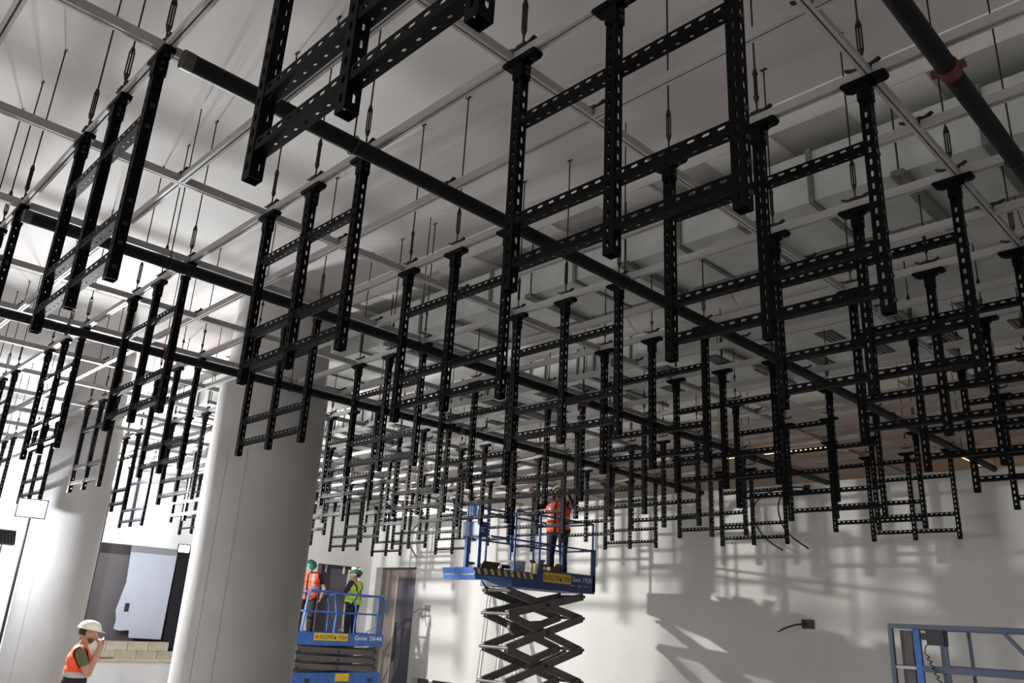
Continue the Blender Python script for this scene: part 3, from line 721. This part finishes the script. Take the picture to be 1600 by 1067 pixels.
    mi = np.zeros(n, int)
    mi[np.isin(tags, ['torso', 'uparm']) | ((tags == 'neck') & (un[:, 2] < 1.455))] = 1
    if sleeves == 'long': mi[np.isin(tags, ['elbow', 'forearm'])] = 1
    mi[(tags == 'pelvis') | (tags == 'leg')] = 2
    mi[(tags == 'torso') & (un[:, 2] < 1.0)] = 2
    mi[tags == 'foot'] = 3
    hh = tags == 'head'
    mi[hh & (hun[:, 2] > 1.60) & (hun[:, 1] < -0.02)] = 4
    mi[hh & (hun[:, 2] > 1.70)] = 4
    if beard: mi[hh & (hun[:, 2] < 1.585) & (hun[:, 1] < 0.094) & (hun[:, 1] > 0.02)] = 5
    bm_.materials.clear()
    for m_ in names: bm_.materials.append(M[m_])
    bm_.polygons.foreach_set('material_index', mi); bm_.polygons.foreach_set('use_smooth', np.ones(n, bool))
    for v in bm_.vertices: v.co *= k
    bm_.name = 'body'; body = link('body', bm_, root)
    if vest:
        sel = np.isin(tags, ['torso', 'pelvis']) & (un[:, 2] > 0.90) & (un[:, 2] < 1.475)
        nc = len(bm_.vertices); vm = {}; vs = []; fs = []; ms = []
        for i_ in np.nonzero(sel)[0]:
            f = []
            for vi in bm_.polygons[i_].vertices:
                if vi not in vm:
                    vm[vi] = len(vs); v = bm_.vertices[vi]; vs.append(v.co + v.normal * 0.016 * k)
                f.append(vm[vi])
            x_, y_, z_ = un[i_]
            b_ = 1 if (1.13 < z_ < 1.18 or 1.00 < z_ < 1.045 or (0.075 < abs(x_) < 0.115 and z_ > 1.18 and not darkwaist)) else 0
            if darkwaist and b_ == 0 and z_ < 1.13 and abs(x_) > 0.035 and abs(y_) > -1: b_ = 2
            if straps and y_ < 0.03 and abs(abs(x_) - 0.02 - 0.5 * abs(z_ - 1.16)) < 0.021: b_ = 2
            if vest == 'orange' and abs(x_) < 0.012 and y_ > 0: b_ = 2
            fs.append(f); ms.append(b_)
        vme = bpy.data.meshes.new('vest'); vme.from_pydata(vs, [], fs)
        for m_ in (vest, 'band', 'blackcloth'): vme.materials.append(M[m_])
        vme.polygons.foreach_set('material_index', ms); vme.polygons.foreach_set('use_smooth', [True] * len(fs)); vme.update()
        vo = link('vest', vme, root); so = vo.modifiers.new('t', 'SOLIDIFY'); so.thickness = 0.006; so.offset = 1
    # helmet
    hm = MB(); prof = [(0.0, 0.105)] + [(0.118 * math.sin(a), 0.105 * math.cos(a)) for a in np.linspace(0.25, math.pi / 2, 8)] + [(0.126, -0.004), (0.118, -0.012)]
    nn = 24; kk = len(prof); vs = []
    for a in range(nn):
        t_ = 2 * math.pi * a / nn
        for j_, (r, z) in enumerate(prof):
            ext = 1.0 + (0.28 * max(0, math.sin(t_)) ** 3 if j_ >= kk - 2 else 0)
            vs.append(hd((r * math.cos(t_) * 0.95, r * math.sin(t_) * 1.13 * ext + 0.005, 1.685 + z)) * k)
    fs = []
    for a in range(nn):
        for j_ in range(kk - 1): p0 = a * kk + j_; p1 = ((a + 1) % nn) * kk + j_; fs.append((p0, p1, p1 + 1, p0 + 1))
    hm.add(vs, fs, 0, True)
    hm.beam(hd((0, -0.075, 1.758)) * k, hd((0, 0.075, 1.758)) * k, 0.03 * k, 0.04 * k, hd((0, 0, 2.5)) - hd((0, 0, 1.5)))
    hm.build('helmet', hat, root)
    for s in (-1, 1): MB().lathe([(0.0, -0.011), (0.008, -0.008), (0.011, 0), (0.008, 0.008), (0.0, 0.011)], 8, hd((s * 0.032, 0.092, 1.645)) * k).build('eye', 'eye', root)
    return root, k
LEGS = [((0.11, 0.02, 0.50), (0.12, -0.02, 0.095), (0.15, 1, 0)), ((-0.11, 0.02, 0.50), (-0.12, -0.02, 0.095), (-0.15, 1, 0))]
def face_rot(dx, dy): return math.atan2(dy, dx) - math.pi / 2
# smoker
sm_, sk = person('man in white helmet and orange vest lighting a cigarette beside the slimmer column', (-6.49, 2.71, 0), face_rot(0.28, 0.96), 1.72,
    [((0.25, 0.13, 1.17), (0.10, 0.20, 1.45), (-0.35, 0.05, 0.9), (-0.7, -0.5, 0.1), 0.75),
     ((-0.23, 0.16, 1.20), (-0.10, 0.23, 1.46), (0.4, 0.02, 0.9), (0.7, -0.5, 0.1), 0.75)],
    LEGS, 0.05, (0.12, 0.0), ('olive', 'navycloth'), 'orange', 'hatwhite', bulk=1.06, darkwaist=True)
MB().cyl((0.0, 0.135 * sk + 0.02, 1.575 * sk), (0.01, 0.215 * sk, 1.565 * sk), 0.004, 6).build('cigarette', 'white', sm_)
lg = MBbox(0.005, 0.025, 0.215, 0.235, 1.47, 1.53).build('lighter', 'red', sm_)
MB().lathe([(0.0, 0), (0.008, 0.008), (0.006, 0.02), (0.0, 0.034)], 8, (0.015, 0.225, 1.53)).build('flame', 'flame', lg)
# man on raised lift, arms up to the grid
person('worker in orange vest and white helmet reaching up on the raised lift', (-5.52, 10.25, 2.69), face_rot(0.35, -1), 1.76,
    [((0.36, 0.10, 1.36), (0.34, 0.28, 1.56), (0.0, 0.25, 1), (0, 1, 0), 0.8),
     ((-0.33, 0.14, 1.34), (-0.30, 0.30, 1.54), (0.0, 0.25, 1), (0, 1, 0), 0.8)],
    LEGS, 0.0, (-0.25, 0.2), ('blackcloth', 'navycloth'), 'orange', 'hatwhite', True, 'long', bulk=1.12)
# two people on lowered lift
person('man with bowed head, green helmet and orange vest on the lowered blue lift', (-11.75, 8.93, 1.40), face_rot(0.78, -0.62), 1.68,
    [((0.25, 0.02, 1.14), (0.13, 0.24, 1.06), (-0.5, 0.8, -0.1), (-0.3, 0, -1), 0.5),
     ((-0.30, -0.02, 1.13), (-0.27, 0.12, 0.93), (0.1, 0.4, -0.8), (0.6, 0.3, 0), 0.4)],
    LEGS, 0.16, (0.55, 0.25), ('blackcloth', 'blackcloth'), 'orange', 'hatgreen', bulk=1.22)
person('person in yellow vest and green helmet seen from behind on the lowered blue lift', (-11.95, 10.28, 1.40), face_rot(-0.93, -0.36), 1.56,
    [((0.25, 0.06, 1.15), (0.20, 0.30, 1.14), (0.0, 1, -0.1), (0, 0, -1), 0.4),
     ((-0.26, 0.06, 1.15), (-0.22, 0.30, 1.12), (0.0, 1, -0.1), (0, 0, -1), 0.4)],
    LEGS, 0.0, (-0.08, 0.5), ('purple', 'navycloth'), 'hivis', 'hatgreen', False, 'long', True, 1.24)

# ------------------------------------------------------------------ small things
def bucket(label, loc):
    t = thing('bucket', label, 'bucket', loc)
    MB().lathe([(0.0, 0.0), (0.115, 0.0), (0.135, 0.28), (0.142, 0.28), (0.142, 0.30), (0.128, 0.30), (0.108, 0.012), (0, 0.012)], 24).build('pail', 'white', t)
    MB().tube([(0.14 * math.cos(a), 0, 0.27 - 0.13 * math.sin(a)) for a in np.linspace(0, math.pi, 11)], 0.004, 5).build('handle', 'rod', t)
bucket('white plastic bucket on the raised lift deck', (-5.42, 9.15, 2.70))
def carton(label, loc, sx, sy, sz, rz):
    t = thing('carton', label, 'box', loc, None, rz)
    MBbox(-sx / 2, sx / 2, -sy / 2, sy / 2, 0, sz).build('carton_body', 'carton', t)
    for s in (-1, 1): MB().beam((s * sx / 2, 0, sz), (s * (sx / 2 + 0.05), 0, sz + 0.06), sy, 0.004, (0, 0, 1)).build('flap', 'carton', t)
    MBbox(-0.025, 0.025, -sy / 2 - 0.001, sy / 2 + 0.001, 0.0, sz + 0.001).build('tape', 'wood', t)
carton('brown carton at the open end of the raised lift deck', (-5.48, 8.38, 2.70), 0.34, 0.42, 0.16, 0.1)
carton('small brown carton at the feet of the raised lift worker', (-5.32, 9.92, 2.69), 0.22, 0.26, 0.26, 0.2)
carton('pale low carton beside the bucket on the raised lift', (-5.35, 9.56, 2.69), 0.16, 0.14, 0.30, 0.0)
t = thing('power_drill', 'dark cordless drill lying on the raised lift deck', 'drill', (-5.40, 8.80, 2.72))
MB().cyl((0, -0.08, 0.16), (0, 0.10, 0.16), 0.035, 10).build('drill_body', 'dark', t)
MB().beam((0, -0.04, 0.14), (0, -0.06, 0.02), 0.04, 0.05, (0, 1, 0)).build('grip', 'dark', t)
MBbox(-0.035, 0.035, -0.11, -0.01, -0.02, 0.03).build('battery', 'orangecase', t)
MB().cyl((0, 0.10, 0.16), (0, 0.16, 0.16), 0.018, 8, 0.008).build('chuck', 'rod', t)
# leaning studs
for lb, top, bot in (('white metal stud leaning on the far wall, leftmost of three', (-9.28, YF - 0.02, 2.85), (-8.72, 11.35, 0.0)),
                     ('white metal stud leaning on the far wall, middle of three', (-8.78, YF - 0.02, 2.66), (-8.12, 11.3, 0.0)),
                     ('white metal stud leaning on the far wall, rightmost and shortest', (-8.37, YF - 0.02, 2.53), (-7.55, 11.3, 0.0))):
    t = thing('metal_stud', lb, 'stud', (0, 0, 0))
    p = Vector(bot); q = Vector(top)
    MB().beam(p, q, 0.10, 0.006, (0, 1, 0)).build('stud_web', 'white', t)
    dd = (q - p).normalized(); sd = Vector((0, 1, 0)); sd = (sd - dd * sd.dot(dd)).normalized(); tt = dd.cross(sd)
    for s in (-1, 1): MB().beam(p + tt * 0.048 * s - sd * 0.02, q + tt * 0.048 * s - sd * 0.02, 0.004, 0.04, sd).build('stud_flange', 'white', t)
# wall boxes with loose wires
def wires(label, x, z, ends, m):
    t = thing('junction_box', label, 'junction box', (x, YF, z))
    MBbox(-0.10, 0.10, -0.03, -0.001, -0.07, 0.07).build('box_frame', 'dark' if m == 'dark' else 'cable', t)
    for ex_, ez in ends:
        MB().tube([(0, -0.03, 0), (ex_ * 0.35, -0.14, ez * 0.3 + 0.02), (ex_ * 0.7, -0.18, ez * 0.65 + 0.01), (ex_, -0.17, ez)], 0.011, 5).build('wire', m, t)
wires('wall box with loose grey wires beside the tall doorway', -11.54, 2.22, [(-0.42, -0.18), (-0.50, -0.22), (-0.12, -0.22), (0.22, -0.42), (-0.16, -0.28)], 'cable')
wires('wall box with two black wires above the worn lift', -1.74, 2.22, [(-0.38, -0.10), (-0.45, -0.14)], 'dark')
for lb, pts, r, m in (('black cable loops hanging at the top of the far wall', [(-1.6, 12.185, 4.42), (-2.0, 12.05, 4.42), (-2.45, 12.05, 4.25), (-2.55, 12.05, 3.95), (-2.35, 12.05, 3.6), (-2.05, 12.08, 3.38)], 0.014, 'dark'),
                       ('second black cable drooping beside the cable loops', [(-1.62, 12.185, 4.36), (-1.95, 12.1, 4.35), (-2.1, 12.1, 4.1), (-1.98, 12.1, 3.7), (-1.6, 12.1, 3.4)], 0.014, 'dark'),
                       ('grey cable tail hanging from the grid above the tall doorway', [(-12.0, 12.185, 4.4), (-12.2, 11.95, 4.0), (-12.15, 11.95, 3.7), (-11.85, 11.95, 3.42)], 0.02, 'cable')):
    t = thing('cable', lb, 'cable', (0, 0, 0))
    P_ = [Vector(p) for p in pts]; sm2 = []
    for i_ in range(len(P_) - 1):
        p0, p1, p2, p3 = P_[max(i_ - 1, 0)], P_[i_], P_[i_ + 1], P_[min(i_ + 2, len(P_) - 1)]
        for q_ in range(6):
            u = q_ / 6; sm2.append(0.5 * (2 * p1 + (p2 - p0) * u + (2 * p0 - 5 * p1 + 4 * p2 - p3) * u * u + (3 * p1 - p0 - 3 * p2 + p3) * u ** 3))
    sm2.append(P_[-1])
    MB().tube(sm2, r, 6).build('cable_run', m, t); MBbox(sm2[0].x - 0.05, sm2[0].x + 0.05, YF - 0.04, YF - 0.001, sm2[0].z - 0.04, sm2[0].z + 0.04).build('cable_gland', 'dark', t)
bpy.context.view_layer.update()
